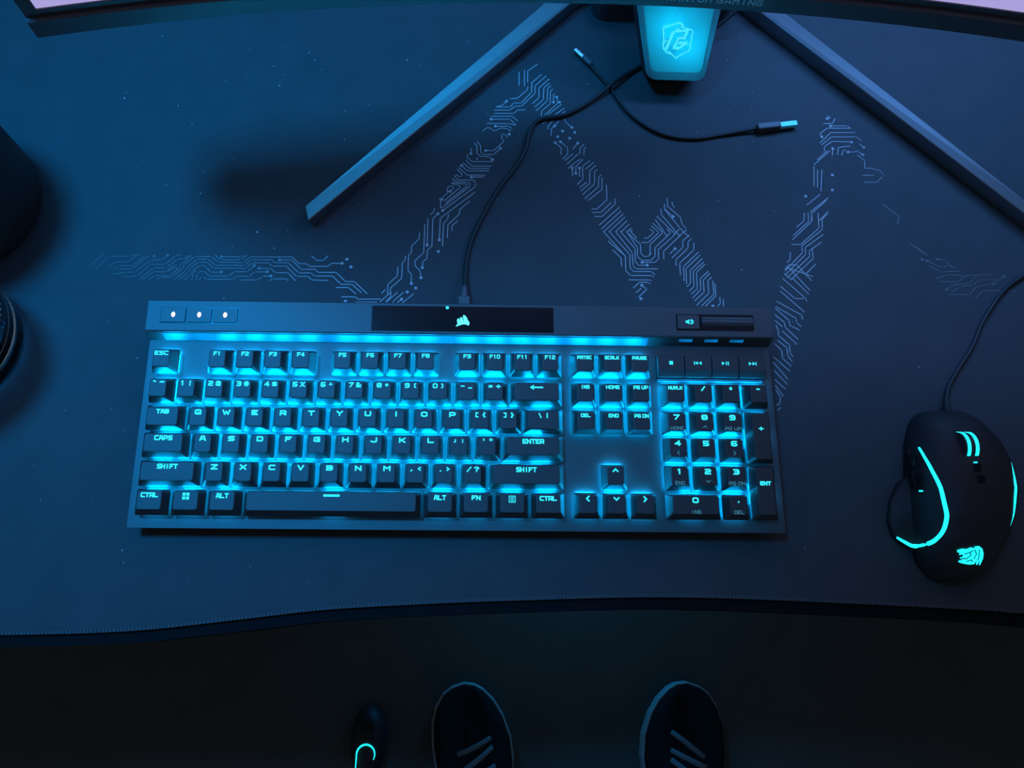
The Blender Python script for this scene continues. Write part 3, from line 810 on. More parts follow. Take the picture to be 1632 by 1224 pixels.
# number pad
key(18.5, 1, 1, 'NUMLK', 10.0, 2.6)
for i, s in enumerate(('/', '*', '-')):
    key(19.5 + i, 1, 1, s, 3.0, 3.4)
for r, ks in ((2, (('7', 'HOME'), ('8', 'sUP'), ('9', 'PG UP'))), (3, (('4', 'sLEFT'), ('5', None), ('6', 'sRIGHT'))), (4, (('1', 'END'), ('2', 'sDOWN'), ('3', 'PG DN')))):
    for i, (s, sub) in enumerate(ks):
        key(18.5 + i, 1, r, s, 4.2, 3.8, sub=sub)
key(18.5, 2, 5, '0', 4.2, 3.8, sub='INS')
key(20.5, 1, 5, '.', 3.0, 3.4, sub='DEL')


def tall(row0, leg, w, h, prof):
    """two-row key whose lower edge lies on row0 + 1"""
    wd, dp = U - 0.0014, 2 * U - 0.0018
    me, cy, tw, td, hh = cap_mesh(wd, dp, prof)
    yb = row_y(row0 + 1) + 0.0007
    o = link('keycap', me, None, kb, K(22.0 * U, yb + dp / 2, HB))
    bm = bmesh.new()
    text(bm, leg, w * 0.001, h * 0.001, 0.0, cy + 0.0052, 0.0008, hh + 0.00008)
    obj('legend', bm, M['legend'], o)
    link('led', led_me, None, kb, K(22.0 * U, yb + dp / 2 + 0.004, 0.0001))
    link('switch', sw_me, None, kb, K(22.0 * U, yb + dp / 2, 0.0001))


tall(2, '+', 3.4, 3.4, 2)
tall(4, 'ENT', 7.4, 2.8, 4)

# media buttons above the number pad, sitting in a lit frame
mtop = 0.0046
bm = bmesh.new()
x0, x1 = 18.5 * U - 0.0005, 22.5 * U
prism(bm, rrect(x1 - x0, 0.0165, 0.001, (x0 + x1) / 2, 0.0092), 0.0, 0.0022)
for v in bm.verts:
    v.co = K(*v.co)
obj('media_frame', bm, M['case'], kb)
bm = bmesh.new()
box(bm, K((x0 + x1) / 2, 0.00055, 0.0013), (x1 - x0 - 0.003, 0.0016, 0.0022))
obj('media_light', bm, M['strip'], kb)
for i, s in enumerate(('STOP', 'PREV', 'PLAY', 'NEXT')):
    bm = bmesh.new()
    a, c = (18.5 + i) * U + 0.0005, (19.5 + i) * U - 0.0002
    prof = [(0.0022, 0.0018), (0.0024, 0.0042), (0.0070, 0.0066), (0.0166, 0.0066), (0.0172, 0.0060), (0.0172, 0.0018)]
    loft(bm, [[K(a, y, z) for y, z in prof], [K(c, y, z) for y, z in prof]])
    o = obj('media_button', bm, M['cap'], kb)
    bm = bmesh.new()
    icon(bm, s, (a + c) / 2 + OX, 0.0120 + OY, 0.00668)
    obj('legend', bm, M['legend'], o)

# ------------------------------------------------------------------ keyboard cable
kc = empty('keyboard_cable', (0.001, 0.066, 0.003))
tag(kc, 'black braided cable plugged into the back of the keyboard, running up to the monitor stand', 'cable')
T0 = Vector((0.001, 0.066, 0.003))


def rel(pts, o_):
    return [Vector(p) - o_ for p in pts]


bm = bmesh.new()
box(bm, Vector((0.0015, 0.0580, 0.0125)) - T0, (0.0088, 0.0200, 0.0068), 0, 0.0012, 2)
obj('plug', bm, M['plug'], kc)
bm = bmesh.new()
tube(bm, rel([(0.0015, 0.0675, 0.0125), (0.0015, 0.072, 0.0120), (0.0017, 0.077, 0.0108)], T0), [0.0026, 0.0025, 0.0020], 12)
obj('strain_relief', bm, M['plug'], kc)
ck = [(0.0017, 0.076, 0.0110), (0.002, 0.088, 0.0075), (0.003, 0.102, 0.0052), (0.008, 0.124, 0.0052), (0.025, 0.161, 0.0052), (0.040, 0.184, 0.0052), (0.049, 0.202, 0.0052),
      (0.053, 0.220, 0.0052), (0.061, 0.231, 0.0052), (0.082, 0.236, 0.0052), (0.103, 0.249, 0.0056), (0.122, 0.265, 0.0085), (0.139, 0.280, 0.0060), (0.165, 0.297, 0.0055), (0.195, 0.312, 0.0060), (0.222, 0.326, 0.0200), (0.247, 0.345, 0.0340),
      (0.285, 0.362, 0.0120), (0.300, 0.42, 0.0050), (0.310, 0.50, 0.0050), (0.32, 0.60, 0.0050)]
bm = bmesh.new()
tube(bm, rel(spline(ck, 6), T0), 0.0017, 10)
obj('cord', bm, M['cable'], kc, smooth=True)

# ------------------------------------------------------------------ loose usb cable
uc = empty('usb_cable', (0.17, 0.23, 0.003))
tag(uc, 'thin loose usb cable curving across the mat, metal-tipped plug at its right end, cyan reflection painted on', 'cable')
T1 = Vector((0.17, 0.23, 0.003))
cu = [(0.103, 0.288, 0.0060), (0.112, 0.276, 0.0047), (0.120, 0.265, 0.0045), (0.134, 0.241, 0.0045), (0.151, 0.225, 0.0045), (0.169, 0.217, 0.0045), (0.190, 0.2155, 0.0045), (0.208, 0.219, 0.0045),
      (0.221, 0.2215, 0.0050), (0.240, 0.2250, 0.0065)]
bm = bmesh.new()
tube(bm, rel(spline(cu, 6), T1), 0.0014, 10)
obj('cord', bm, M['cable'], uc, smooth=True)


def along(p0, p1, w, h, m, name, parent, org, bev):
    p0, p1 = Vector(p0), Vector(p1)
    d = p1 - p0
    bm = bmesh.new()
    box(bm, (p0 + p1) / 2 - org, (d.length, w, h), math.atan2(d.y, d.x), bev, 2)
    return obj(name, bm, m, parent)


along((0.239, 0.2250, 0.0066), (0.2585, 0.2278, 0.0066), 0.0062, 0.0064, M['plug'], 'plug_body', uc, T1, 0.0012)
along((0.2580, 0.2277, 0.0066), (0.2725, 0.2299, 0.0066), 0.0046, 0.0036, M['teal'], 'plug_tip', uc, T1, 0.0004)
along((0.1055, 0.2858, 0.0062), (0.0985, 0.2940, 0.0062), 0.0042, 0.0040, M['plug'], 'plug_body', uc, T1, 0.0010)
along((0.0990, 0.2934, 0.0062), (0.0920, 0.3015, 0.0062), 0.0030, 0.0026, M['metal'], 'plug_tip', uc, T1, 0.0005)

# ------------------------------------------------------------------ monitor
MC = Vector((0.0689, -1.3734))
MR = 1.5690
mon = empty('monitor', (0.170, 0.30, 0.003))
tag(mon, 'large curved gaming monitor on a V-legged stand with a glowing shield emblem', 'monitor')
T2 = Vector((0.170, 0.30, 0.003))
A0, A1 = -0.203, 0.323      # angles of the two ends, measured from +y
ZM0, ZM1 = 0.165, 0.555


def arc(a, r):
    return (MC.x + r * math.sin(a), MC.y + r * math.cos(a))


def arc_loft(prof, m, name, a0=A0, a1=A1, k=40, parent=mon):
    bm = bmesh.new()
    rings = []
    for i in range(k + 1):
        a = a0 + (a1 - a0) * i / k
        rings.append([Vector((*arc(a, MR + dr), z)) - T2 for dr, z in prof])
    loft(bm, rings)
    return obj(name, bm, m, parent)


arc_loft([(0.006, ZM0 + 0.004), (0.045, ZM0 + 0.02), (0.060, ZM0 + 0.10), (0.060, ZM1 - 0.10), (0.030, ZM1), (0.006, ZM1)], M['bezel'], 'back_housing')
chin = arc_loft([(-0.004, ZM0 + 0.0015), (-0.002, ZM0), (0.008, ZM0), (0.008, ZM0 + 0.0135), (-0.003, ZM0 + 0.0135), (-0.004, ZM0 + 0.0125)], M['bezel'], 'chin')
arc_loft([(-0.001, ZM0 + 0.0130), (0.007, ZM0 + 0.0130), (0.007, ZM0 + 0.0180), (-0.001, ZM0 + 0.0180)], M['bezel'], 'bezel')
arc_loft([(0.000, ZM0 + 0.0178), (0.006, ZM0 + 0.0178), (0.006, ZM1 - 0.004), (0.000, ZM1 - 0.004)], M['screen'], 'screen', A0 + 0.004, A1 - 0.004)
arc_loft([(-0.001, ZM1 - 0.006), (0.007, ZM1 - 0.006), (0.007, ZM1), (-0.001, ZM1)], M['bezel'], 'bezel')
for a, b_ in ((A0, A0 + 0.005), (A1 - 0.005, A1)):
    arc_loft([(-0.001, ZM0 + 0.013), (0.007, ZM0 + 0.013), (0.007, ZM1), (-0.001, ZM1)], M['bezel'], 'bezel', a, b_, 1)
# lettering on the chin, wrapped on the arc
bm = bmesh.new()
text(bm, 'PHANTOM GAMING', 0.062, 0.0042, 0.0, 0.0, 0.0007, 0.0, gap=2.2)
ac = (0.148 - MC.x) / MR
for v in bm.verts:
    x, y = v.co.x, v.co.y
    p = arc(ac + x / MR, MR - 0.00412)
    v.co = Vector((p[0], p[1], ZM0 + 0.0080 + y)) - T2
obj('chin_lettering', bm, M['bezel_text'], chin)

# stand: two flat tapering legs
ZL = 0.016


def leg(outer, inner, name='stand_leg'):
    """outer / inner: (tip, root) in plan; the top tilts a little outwards"""
    bm = bmesh.new()
    (o0, o1), (i0, i1) = outer, inner
    ring = []
    for (p, zt) in ((o0, ZL - 0.003), (i0, ZL), (i1, ZL + 0.002), (o1, ZL - 0.001)):
        ring.append((p[0], p[1], zt))
    top = [Vector(r) - T2 for r in ring]
    c = sum(top, Vector()) / 4
    bot = []
    for p in top:
        q = c + (p - c) * 0.985
        bot.append(Vector((q.x, q.y, 0.003 - T2.z)))
    loft(bm, [bot, top])
    bmesh.ops.bevel(bm, geom=list(bm.edges), offset=0.0006, segments=1, affect='EDGES')
    return obj(name, bm, M['stand'], mon)


lo, li = ((-0.1225, 0.1425), (0.105, 0.383)), ((-0.1185, 0.1285), (0.132, 0.384))
leg(lo, li)
mir = lambda p: (0.333 - p[0], p[1])
leg((mir(lo[0]), mir(lo[1])), (mir(li[0]), mir(li[1])))
# hub joining the legs and the column behind the panel
bm = bmesh.new()
prism(bm, rrect(0.120, 0.075, 0.012, 0.168, 0.372), 0.003, 0.030)
for v in bm.verts:
    v.co -= T2
obj('stand_hub', bm, M['bezel'], mon)
bm = bmesh.new()
rings = []
for y, z, w, d in ((0.366, 0.028, 0.060, 0.052), (0.350, 0.12, 0.056, 0.046), (0.335, 0.30, 0.050, 0.040), (0.325, 0.42, 0.050, 0.036)):
    rings.append([Vector((x, yy, z)) - T2 for x, yy in rrect(w, d, 0.008, 0.166, y)])
loft(bm, rings)
obj('stand_column', bm, M['bezel'], mon)
bm = bmesh.new()
box(bm, Vector((0.166, 0.285, 0.36)) - T2, (0.08, 0.085, 0.08), 0, 0.006)
obj('stand_bracket', bm, M['bezel'], mon)

# sloping lit shield in front of the column
PB, PT = Vector((0.1712, 0.2600, 0.020)), Vector((0.1640, 0.3160, 0.080))
ax_u = Vector((1, -0.02, 0)).normalized()
ax_v = (PT - PB).normalized()
ax_n = ax_u.cross(ax_v).normalized()


def shield(scale_w, b0, b1, z0, z1, r=0.008):
    """trapezoid with rounded lower corners, in the panel's plane"""
    Lv = (PT - PB).length
    w0, w1 = 0.0485 * scale_w / 2, 0.0760 * scale_w / 2
    half = lambda t: w0 + (w1 - w0) * t
    pts = []
    for i in range(6):
        a = math.radians(180 + 90 * i / 5)
        pts.append((-half(b0) + r + r * math.cos(a), b0 * Lv + r + r * math.sin(a)))
    for i in range(6):
        a = math.radians(270 + 90 * i / 5)
        pts.append((half(b0) - r + r * math.cos(a), b0 * Lv + r + r * math.sin(a)))
    pts.append((half(b1), b1 * Lv))
    pts.append((-half(b1), b1 * Lv))
    rings = []
    for z in (z0, z1):
        rings.append([PB + ax_u * x + ax_v * y + ax_n * z - T2 for x, y in pts])
    return rings


bm = bmesh.new()
o0, o1 = shield(1.0, 0.0, 1.0, -0.0030, 0.0010)
i0, i1 = shield(0.86, 0.07, 0.97, -0.0030, 0.0010, 0.006)
loft(bm, [o0, o1, i1, i0, o0], False, False)
bmesh.ops.remove_doubles(bm, verts=bm.verts, dist=1e-6)
obj('shield_rim', bm, M['panel_rim'], mon)
bm = bmesh.new()
loft(bm, shield(0.858, 0.072, 0.968, -0.0006, 0.0004, 0.006))
sh = obj('lit_shield', bm, M['panel'], mon)
sh['label'] = 'glowing cyan shield plate with angular emblem'
# light box behind the plate
bm = bmesh.new()
loft(bm, shield(1.0, 0.0, 1.0, -0.0230, -0.0031), cap1=False)
obj('light_box', bm, M['bezel'], mon)
# emblem: traced hexagon outline with two angular letters
E0 = 0.12255
def emb(pts):
    # photo-plan units of the emblem to panel metres
    out = []
    for x, y in pts:
        out.append(((x - 788) * 0.0000605, (490 - y) * 0.0000590))
    return out


bm = bmesh.new()
for zi, (P, w) in enumerate((([(600, 515), (590, 335), (795, 270), (845, 298), (818, 318)], 0.0011), ([(818, 318), (975, 358), (945, 605), (768, 708), (690, 640)], 0.0009),
             ([(690, 655), (640, 635), (600, 595), (596, 530), (630, 495)], 0.0011), ([(640, 590), (715, 400)], 0.0022),
             ([(765, 375), (905, 365), (870, 455), (805, 458)], 0.0018), ([(790, 470), (735, 580), (790, 590), (860, 545), (900, 515), (810, 520)], 0.0018),
             ([(735, 385), (790, 345)], 0.0014))):
    stroke(bm, emb(P), w, zi * 2e-5)
cen = (PB + PT) / 2
cen = PB + ax_v * ((PT - PB).length * 0.36) + ax_u * 0.0004
for v in bm.verts:
    v.co = cen + ax_u * v.co.x + ax_v * v.co.y + ax_n * (0.0009 + v.co.z) - T2
obj('shield_emblem', bm, glow('lit_emblem', (0.06, 0.72, 1.0), 1.1), sh)
pc = PB + ax_v * 0.045
for sx, sv, pw in ((-0.006, 0.040, 0.075), (0.012, 0.024, 0.062)):
    q = PB + ax_u * sx + ax_v * sv - ax_n * 0.014
    lo_ = lamp('shield_led', 'POINT', q, q + ax_n, pw, (0.0, 0.58, 0.95), shadow_soft_size=0.003)
    lo_.parent = mon
    lo_.location = q - T2

# ------------------------------------------------------------------ mouse
ms_ = empty('mouse', (0.345, -0.075, 0.003))
tag(ms_, 'black gaming mouse with glowing cyan side strips, scroll wheel and beast-head emblem', 'mouse')
T3 = Vector((0.345, -0.075, 0.003))
SEC = [(-0.017, 0.330, 0.364, 0.012), (-0.024, 0.324, 0.372, 0.020), (-0.040, 0.318, 0.3805, 0.0285), (-0.058, 0.315, 0.3840, 0.034), (-0.076, 0.3125, 0.3825, 0.0375),
       (-0.094, 0.311, 0.3760, 0.0370), (-0.110, 0.311, 0.3680, 0.033), (-0.123, 0.313, 0.3600, 0.026), (-0.131, 0.318, 0.352, 0.018), (-0.135, 0.325, 0.343, 0.009)]


def msec(y):
    if y >= SEC[0][0]:
        return SEC[0][1:]
    for a, b_ in zip(SEC, SEC[1:]):
        if y >= b_[0]:
            t = (a[0] - y) / (a[0] - b_[0])
            return tuple(a[i] + (b_[i] - a[i]) * t for i in (1, 2, 3))
    return SEC[-1][1:]


def msurf(x, y):
    xl, xr, h = msec(y)
    u = (x - (xl + xr) / 2) / ((xr - xl) / 2)
    return 0.003 + h * max(0.0, 1 - abs(u) ** 3.0) ** (1 / 2.2)


bm = bmesh.new()
rings = []
ys = [SEC[0][0] + (SEC[-1][0] - SEC[0][0]) * i / 36 for i in range(37)]
for y in ys:
    xl, xr, h = msec(y)
    xc, hw = (xl + xr) / 2, (xr - xl) / 2
    ring = []
    for j in range(25):
        a = PI * j / 24
        cu_, su_ = math.cos(a), math.sin(a)
        u = math.copysign(abs(cu_) ** (2 / 3.0), cu_)
        ring.append(Vector((xc + hw * u, y, 0.0036 + h * abs(su_) ** (2 / 2.2))) - T3)
    ring.append(Vector((xc - hw * 0.86, y, 0.0032)) - T3)
    ring.append(Vector((xc + hw * 0.86, y, 0.0032)) - T3)
    rings.append(ring)
loft(bm, rings)
obj('shell', bm, M['body'], ms_, smooth=True)
# thumb wing low on the left
bm = bmesh.new()
W0 = [(0.316, -0.062), (0.308, -0.068), (0.301, -0.080), (0.2975, -0.094), (0.299, -0.104), (0.304, -0.110), (0.312, -0.114), (0.322, -0.114), (0.322, -0.062)]
loft(bm, [[Vector((x, y, 0.0034)) - T3 for x, y in W0], [Vector((x, y, 0.0060 + max(0, x - 0.300) * 0.25)) - T3 for x, y in W0], [Vector((x + (0.0015 if x < 0.31 else 0), y, 0.0072 + max(0, x - 0.300) * 0.35)) - T3 for x, y in W0]])
obj('thumb_wing', bm, M['body'], ms_, smooth=True)


def on_shell(pts, lift):
    return [Vector((x, y, max(msurf(x, y), z0) + lift)) - T3 for x, y, z0 in pts]


LS = [(0.3200, -0.045, 0), (0.3203, -0.054, 0), (0.3208, -0.063, 0), (0.3215, -0.074, 0), (0.3215, -0.085, 0), (0.3212, -0.095, 0), (0.3190, -0.104, 0.02), (0.3145, -0.1105, 0.013), (0.3095, -0.1115, 0.0100), (0.3045, -0.1085, 0.0085), (0.3005, -0.1055, 0.0075)]
bm = bmesh.new()
lsp = spline(LS, 6)
tube(bm, on_shell([tuple(p) for p in lsp], 0.0002), [0.00075 + 0.0009 * math.sin(PI * min(1, (i + 4) / (len(lsp) + 3))) ** 0.8 for i in range(len(lsp))], 10, 0.7)
o = obj('side_light', bm, M['mouse_glow'], ms_, smooth=True)
RS = [(0.3733, -0.0575, 0), (0.3707, -0.0680, 0), (0.3677, -0.0789, 0), (0.3651, -0.0900, 0), (0.3619, -0.1011, 0)]
RS2 = [(0.3619, -0.1011, 0), (0.3604, -0.1119, 0), (0.3575, -0.1200, 0)]
bm = bmesh.new()
rsp = spline(RS, 6)
tube(bm, on_shell([(p.x, p.y, 0.0) for p in rsp], 0.0002), [0.0002 + 0.0010 * math.sin(PI * i / (len(rsp) - 1)) for i in range(len(rsp))], 8)
obj('side_light', bm, M['mouse_glow'], ms_, smooth=True)
bm = bmesh.new()
tube(bm, on_shell([(p.x, p.y, 0.0) for p in spline(RS2, 6)], 0.0001), 0.0003, 6)
obj('side_seam', bm, M['lace'], ms_)
# seam lines of the main buttons
for x0, x1, y1 in ((0.3345, 0.3350, -0.080), (0.3535, 0.3530, -0.080)):
    bm = bmesh.new()
    tube(bm, on_shell([(x0 + (x1 - x0) * t / 8, -0.020 + (y1 + 0.020) * t / 8, 0) for t in range(9)], -0.0001), 0.00045, 6)
    obj('button_seam', bm, M['gloss'], ms_)
# scroll wheel with two lit rings
wc = Vector((0.3445, -0.047, 0.0285))
wheel = None
bm = bmesh.new()
k = 36
for nm, xs, rr, m_ in (('scroll_wheel', (-0.0048, 0.0048), 0.0105, M['roller']), ('wheel_light', (-0.0036, -0.0014), 0.01085, M['mouse_glow']), ('wheel_light', (0.0018, 0.0040), 0.01085, M['mouse_glow'])):
    bm = bmesh.new()
    loft(bm, [[wc + Vector((x, rr * math.cos(2 * PI * j / k), rr * math.sin(2 * PI * j / k))) - T3 for j in range(k)] for x in xs])
    q_ = obj(nm, bm, m_, wheel if nm == 'wheel_light' else ms_)
    wheel = q_ if nm == 'scroll_wheel' else wheel
# buttons behind the wheel and on the thumb side
for y in (-0.063, -0.071):
    bm = bmesh.new()
    box(bm, Vector((0.3445, y, msurf(0.3445, y) + 0.0002)) - T3, (0.0056, 0.0058, 0.0022), 0, 0.0007, 2)
    obj('dpi_button', bm, M['gloss'], ms_)
bm = bmesh.new()
box(bm, Vector((0.3445, -0.0592, msurf(0.3445, -0.0592) + 0.0007)) - T3, (0.0022, 0.0008, 0.0012))
obj('indicator_light', bm, M['mouse_glow'], ms_)
for y in (-0.054, -0.068):
    bm = bmesh.new()
    box(bm, Vector((0.3108, y, 0.020)) - T3, (0.0036, 0.0115, 0.0065), 0.05, 0.0014, 2)
    obj('thumb_button', bm, M['gloss'], ms_)
bm = bmesh.new()
box(bm, Vector((0.3120, -0.0765, 0.0255)) - T3, (0.0024, 0.0009, 0.0010))
obj('indicator_light', bm, M['mouse_glow'], ms_)
# glowing beast-head emblem on the palm rest
HEAD = [(610, 1060), (640, 1052), (665, 1055), (690, 1045), (720, 1050), (715, 1040), (745, 1037), (770, 1052), (784, 1080), (785, 1110), (778, 1148), (770, 1146), (764, 1115), (758, 1146), (748, 1144),
        (742, 1120), (735, 1142), (700, 1145), (665, 1140), (640, 1135), (624, 1128), (632, 1120), (650, 1122), (630, 1105), (650, 1098), (645, 1085), (625, 1090), (628, 1078), (614, 1072)]
bm = bmesh.new()
poly(bm, [((x - 700) * 0.000096, (1092 - y) * 0.000104) for x, y in HEAD])
bmesh.ops.triangulate(bm, faces=list(bm.faces))
for v in bm.verts:
    x, y = 0.3335 + v.co.x, -0.1195 + v.co.y
    v.co = Vector((x, y, msurf(x, y) + 0.0014)) - T3
le = obj('lit_emblem', bm, M['mouse_glow'], ms_)
for P in ([(640, 1110), (670, 1112), (700, 1090), (690, 1075)], [(655, 1085), (680, 1078), (710, 1065)], [(720, 1060), (735, 1085), (722, 1110)], [(748, 1060), (755, 1090), (750, 1120)], [(675, 1128), (705, 1118), (715, 1128)]):
    bm = bmesh.new()
    stroke(bm, [((x - 700) * 0.000096, (1092 - y) * 0.000104) for x, y in P], 0.0006)
    for v in bm.verts:
        x, y = 0.3335 + v.co.x, -0.1195 + v.co.y
        v.co = Vector((x, y, msurf(x, y) + 0.0016)) - T3
    obj('emblem_line', bm, M['body'], le)
bm = bmesh.new()
tube(bm, rel([(0.3500, -0.020, 0.010), (0.3510, -0.014, 0.0095), (0.3530, -0.005, 0.0075)], T3), [0.0030, 0.0027, 0.0018], 10)
obj('strain_relief', bm, M['cable'], ms_)
bm = bmesh.new()
cm = [(0.3528, -0.006, 0.0076), (0.358, 0.004, 0.0052), (0.368, 0.018, 0.0047), (0.382, 0.036, 0.0047), (0.398, 0.062, 0.0047), (0.425, 0.090, 0.0047), (0.47, 0.110, 0.0047), (0.54, 0.118, 0.0047), (0.62, 0.120, 0.0047)]
tube(bm, rel(spline(cm, 6), T3), 0.0016, 8)
obj('cable', bm, M['cable'], ms_, smooth=True)

# ------------------------------------------------------------------ things at the left edge
tm = empty('tumbler', (-0.390, 0.143, 0.003))
tag(tm, 'matte black round tumbler with a domed lid at the left edge of the mat', 'tumbler')
bm = bmesh.new()
lathe(bm, [(0.055, 0.0), (0.060, 0.002), (0.0625, 0.010), (0.064, 0.09), (0.062, 0.097)], 48, cap0=True, cap1=True)
obj('body', bm, M['black'], tm, smooth=True)
bm = bmesh.new()
lathe(bm, [(0.0615, 0.0972), (0.063, 0.099), (0.063, 0.108), (0.058, 0.114), (0.04, 0.118), (0.012, 0.119)], 48, cap0=True, cap1=True)
lid = obj('lid', bm, M['black'], tm, smooth=True)
bm = bmesh.new()
tube(bm, [(0, -0.014, 0.1185), (0, -0.012, 0.127), (0, 0.0, 0.130), (0, 0.012, 0.127), (0, 0.014, 0.1185)], 0.004, 10)
obj('handle', bm, M['black'], lid, smooth=True)

gl = empty('drinking_glass', (-0.366, 0.026, 0.003))
tag(gl, 'clear drinking glass with a heavy base, below the black tumbler at the left edge', 'glass')
bm = bmesh.new()
lathe(bm, [(0.001, 0.0), (0.040, 0.0), (0.0465, 0.003), (0.0495, 0.012), (0.051, 0.05), (0.0505, 0.085), (0.0495, 0.0865), (0.0478, 0.085), (0.0478, 0.05), (0.045, 0.016), (0.035, 0.011), (0.001, 0.0105)], 56, cap0=True, cap1=True)
obj('body', bm, M['glass'], gl, smooth=True)

# ------------------------------------------------------------------ shoes on the floor
FZ = -0.70


def shoe(x, y, sgn, rz, label):
    """toe tip at (x, y), pointing +y; sgn = +1 when the inner side is to the right"""
    t = empty('sneaker', (x, y - 0.150, FZ), (0, 0, rz))
    tag(t, label, 'shoe', 'sneakers on the floor')
    OUT = []
    # half widths along the shoe, from toe (s = 0) to heel (s = 0.30); inner side straighter
    prof = [(0.0, 0.0, 0.0), (0.004, 0.020, 0.016), (0.012, 0.034, 0.027), (0.028, 0.047, 0.040), (0.050, 0.056, 0.050), (0.080, 0.060, 0.056), (0.110, 0.059, 0.055), (0.150, 0.052, 0.047),
            (0.190, 0.044, 0.040), (0.230, 0.040, 0.037), (0.265, 0.037, 0.035), (0.285, 0.028, 0.028), (0.296, 0.014, 0.014), (0.298, 0.0, 0.0)]
    right = [(a * 1.0, s) for s, a, b_ in prof] if sgn < 0 else [(b_, s) for s, a, b_ in prof]
    left = [(b_, s) for s, a, b_ in prof] if sgn < 0 else [(a, s) for s, a, b_ in prof]
    off = 0.006 * sgn * -1

    def outline(scale, ys=1.0):
        pts = [(w * scale + off * max(0, 1 - s / 0.1), 0.150 - 0.149 * (1 - ys) - s * ys) for w, s in right]
        pts += [(-w * scale + off * max(0, 1 - s / 0.1), 0.150 - 0.149 * (1 - ys) - s * ys) for w, s in left[-2:0:-1]]
        return pts

    bm = bmesh.new()
    loft(bm, [[(px, py, 0.0) for px, py in outline(0.97, 0.985)], [(px, py, 0.006) for px, py in outline(1.0)], [(px, py, 0.026) for px, py in outline(1.0)], [(px, py, 0.029) for px, py in outline(0.97, 0.99)]])
    obj('sole', bm, M['rubber'], t, smooth=False)
    # upper: rings that narrow towards the ankle
    bm = bmesh.new()
    base = outline(0.945, 0.982)
    rings = [[(px, py, 0.0292) for px, py in base]]

    def hgt(py):
        s = 0.150 - py
        return 0.028 + 0.036 * min(1, s / 0.05) ** 0.7 + (0.040 * min(1, max(0, (s - 0.06) / 0.10)))

    for f, q in ((0.35, 0.985), (0.62, 0.94), (0.82, 0.83), (0.93, 0.68), (0.985, 0.48)):
        rings.append([(px * q + 0 * off, (py + 0.02) * (0.55 + 0.45 * q) - 0.02 if py > 0 else py * (0.8 + 0.2 * q), 0.029 + (hgt(py) - 0.028) * f) for px, py in base])
    loft(bm, rings)
    obj('upper', bm, M['shoe'], t, smooth=True)
    # tongue and laces
    zt = lambda s: 0.028 + 0.036 + 0.040 * min(1, max(0, (s - 0.06) / 0.10))
    bm = bmesh.new()
    rings = []
    for s, w in ((0.085, 0.016), (0.11, 0.019), (0.14, 0.021), (0.17, 0.022), (0.195, 0.020)):
        rings.append([(w, 0.150 - s, zt(s) - 0.004), (0, 0.150 - s, zt(s) + 0.004), (-w, 0.150 - s, zt(s) - 0.004), (0, 0.150 - s, zt(s) - 0.012)])
    loft(bm, rings)
    obj('tongue', bm, M['shoe'], t)
    for i in range(5):
        s = 0.082 + i * 0.017
        w = 0.024 + i * 0.0012
        tilt = 0.003 * (1 if i % 2 else -1) + 0.011 * sgn
        bm = bmesh.new()
        tube(bm, spline([(-w, 0.150 - s - tilt, zt(s) - 0.006), (-w * 0.5, 0.150 - s - tilt * 0.5, zt(s) + 0.005), (0, 0.150 - s, zt(s) + 0.0075), (w * 0.5, 0.150 - s + tilt * 0.5, zt(s) + 0.005), (w, 0.150 - s + tilt, zt(s) - 0.006)], 4), 0.0036, 8, 0.5)
        obj('lace', bm, M['lace'], t, smooth=True)
    # collar
    bm = bmesh.new()
    ring = [(0.033 * math.cos(2 * PI * i / 28), -0.075 + 0.055 * math.sin(2 * PI * i / 28), 0.098 + 0.006 * math.sin(2 * PI * i / 28)) for i in range(28)]
    tube(bm, ring + ring[:2], 0.006, 8)
    obj('collar', bm, M['shoe'], t, smooth=True)
    return t


shoe(0.023, -0.243, 1, 0.12, 'dark sneaker with pale sole edge, left of the two shoes on the floor')
shoe(0.308, -0.240, -1, -0.12, 'dark sneaker with pale sole edge, right of the two shoes on the floor')

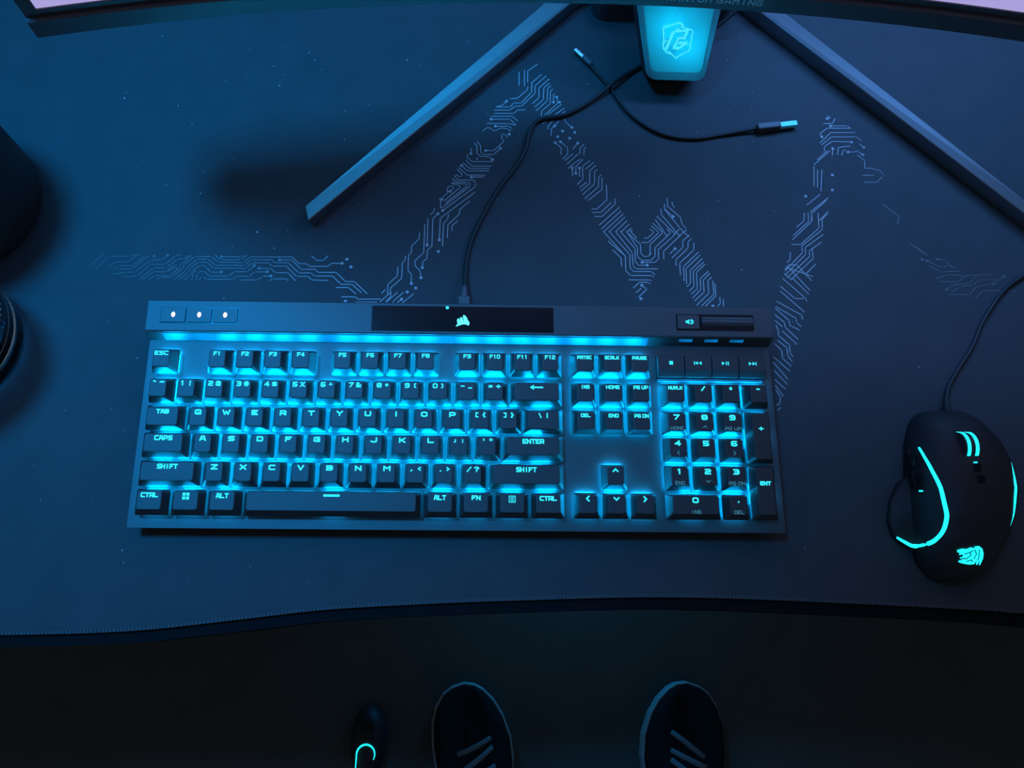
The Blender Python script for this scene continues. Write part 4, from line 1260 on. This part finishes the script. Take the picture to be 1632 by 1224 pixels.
# ------------------------------------------------------------------ small lit gadget beside the left shoe
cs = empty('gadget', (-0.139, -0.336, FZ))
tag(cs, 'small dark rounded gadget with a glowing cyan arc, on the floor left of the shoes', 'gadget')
bm = bmesh.new()
rings = []
for z, s in ((0.0, 0.92), (0.004, 1.0), (0.022, 1.0), (0.034, 0.90), (0.041, 0.66), (0.0435, 0.35)):
    rings.append([(0.026 * s * math.cos(2 * PI * j / 36), 0.010 + 0.048 * s * math.sin(2 * PI * j / 36), z) for j in range(36)])
loft(bm, rings)
obj('body', bm, M['body'], cs, smooth=True)
bm = bmesh.new()
lathe(bm, [(0.009, 0.0420), (0.009, 0.0455), (0.0078, 0.0465)], 28, (0, 0.032, 0), True, True)
obj('knob', bm, M['gloss'], cs, smooth=False)
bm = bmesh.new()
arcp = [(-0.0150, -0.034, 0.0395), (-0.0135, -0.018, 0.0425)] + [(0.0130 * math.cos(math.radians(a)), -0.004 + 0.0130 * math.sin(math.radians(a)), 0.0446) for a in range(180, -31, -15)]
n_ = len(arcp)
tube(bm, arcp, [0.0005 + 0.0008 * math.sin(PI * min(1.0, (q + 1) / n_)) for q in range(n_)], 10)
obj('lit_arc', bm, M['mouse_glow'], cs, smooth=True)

# ------------------------------------------------------------------ lint on the mat
random.seed(4)
bm = bmesh.new()
for i in range(150):
    x = random.uniform(-0.30, 0.25)
    y = random.uniform(-0.14, 0.33)
    if -0.225 < x < 0.225 and -0.115 < y < 0.06:
        continue
    s = random.choice((0.00025, 0.0003, 0.00035, 0.0005))
    box(bm, (x, y, 0.0032), (s * random.uniform(1, 2.2), s, 0.0003), random.uniform(0, PI))
for x, y, s in ((-0.281, 0.247, 0.0009), (-0.155, 0.262, 0.0008), (0.010, 0.194, 0.0010), (-0.05, 0.29, 0.0008), (-0.16, 0.125, 0.0010), (0.34, 0.02, 0.0006)):
    box(bm, (x, y, 0.0033), (s * 1.8, s * 0.7, 0.0005), random.uniform(0, PI))
tag(obj('lint', bm, M['lint']), 'tiny pale lint specks scattered over the desk mat', 'lint', kind='stuff')
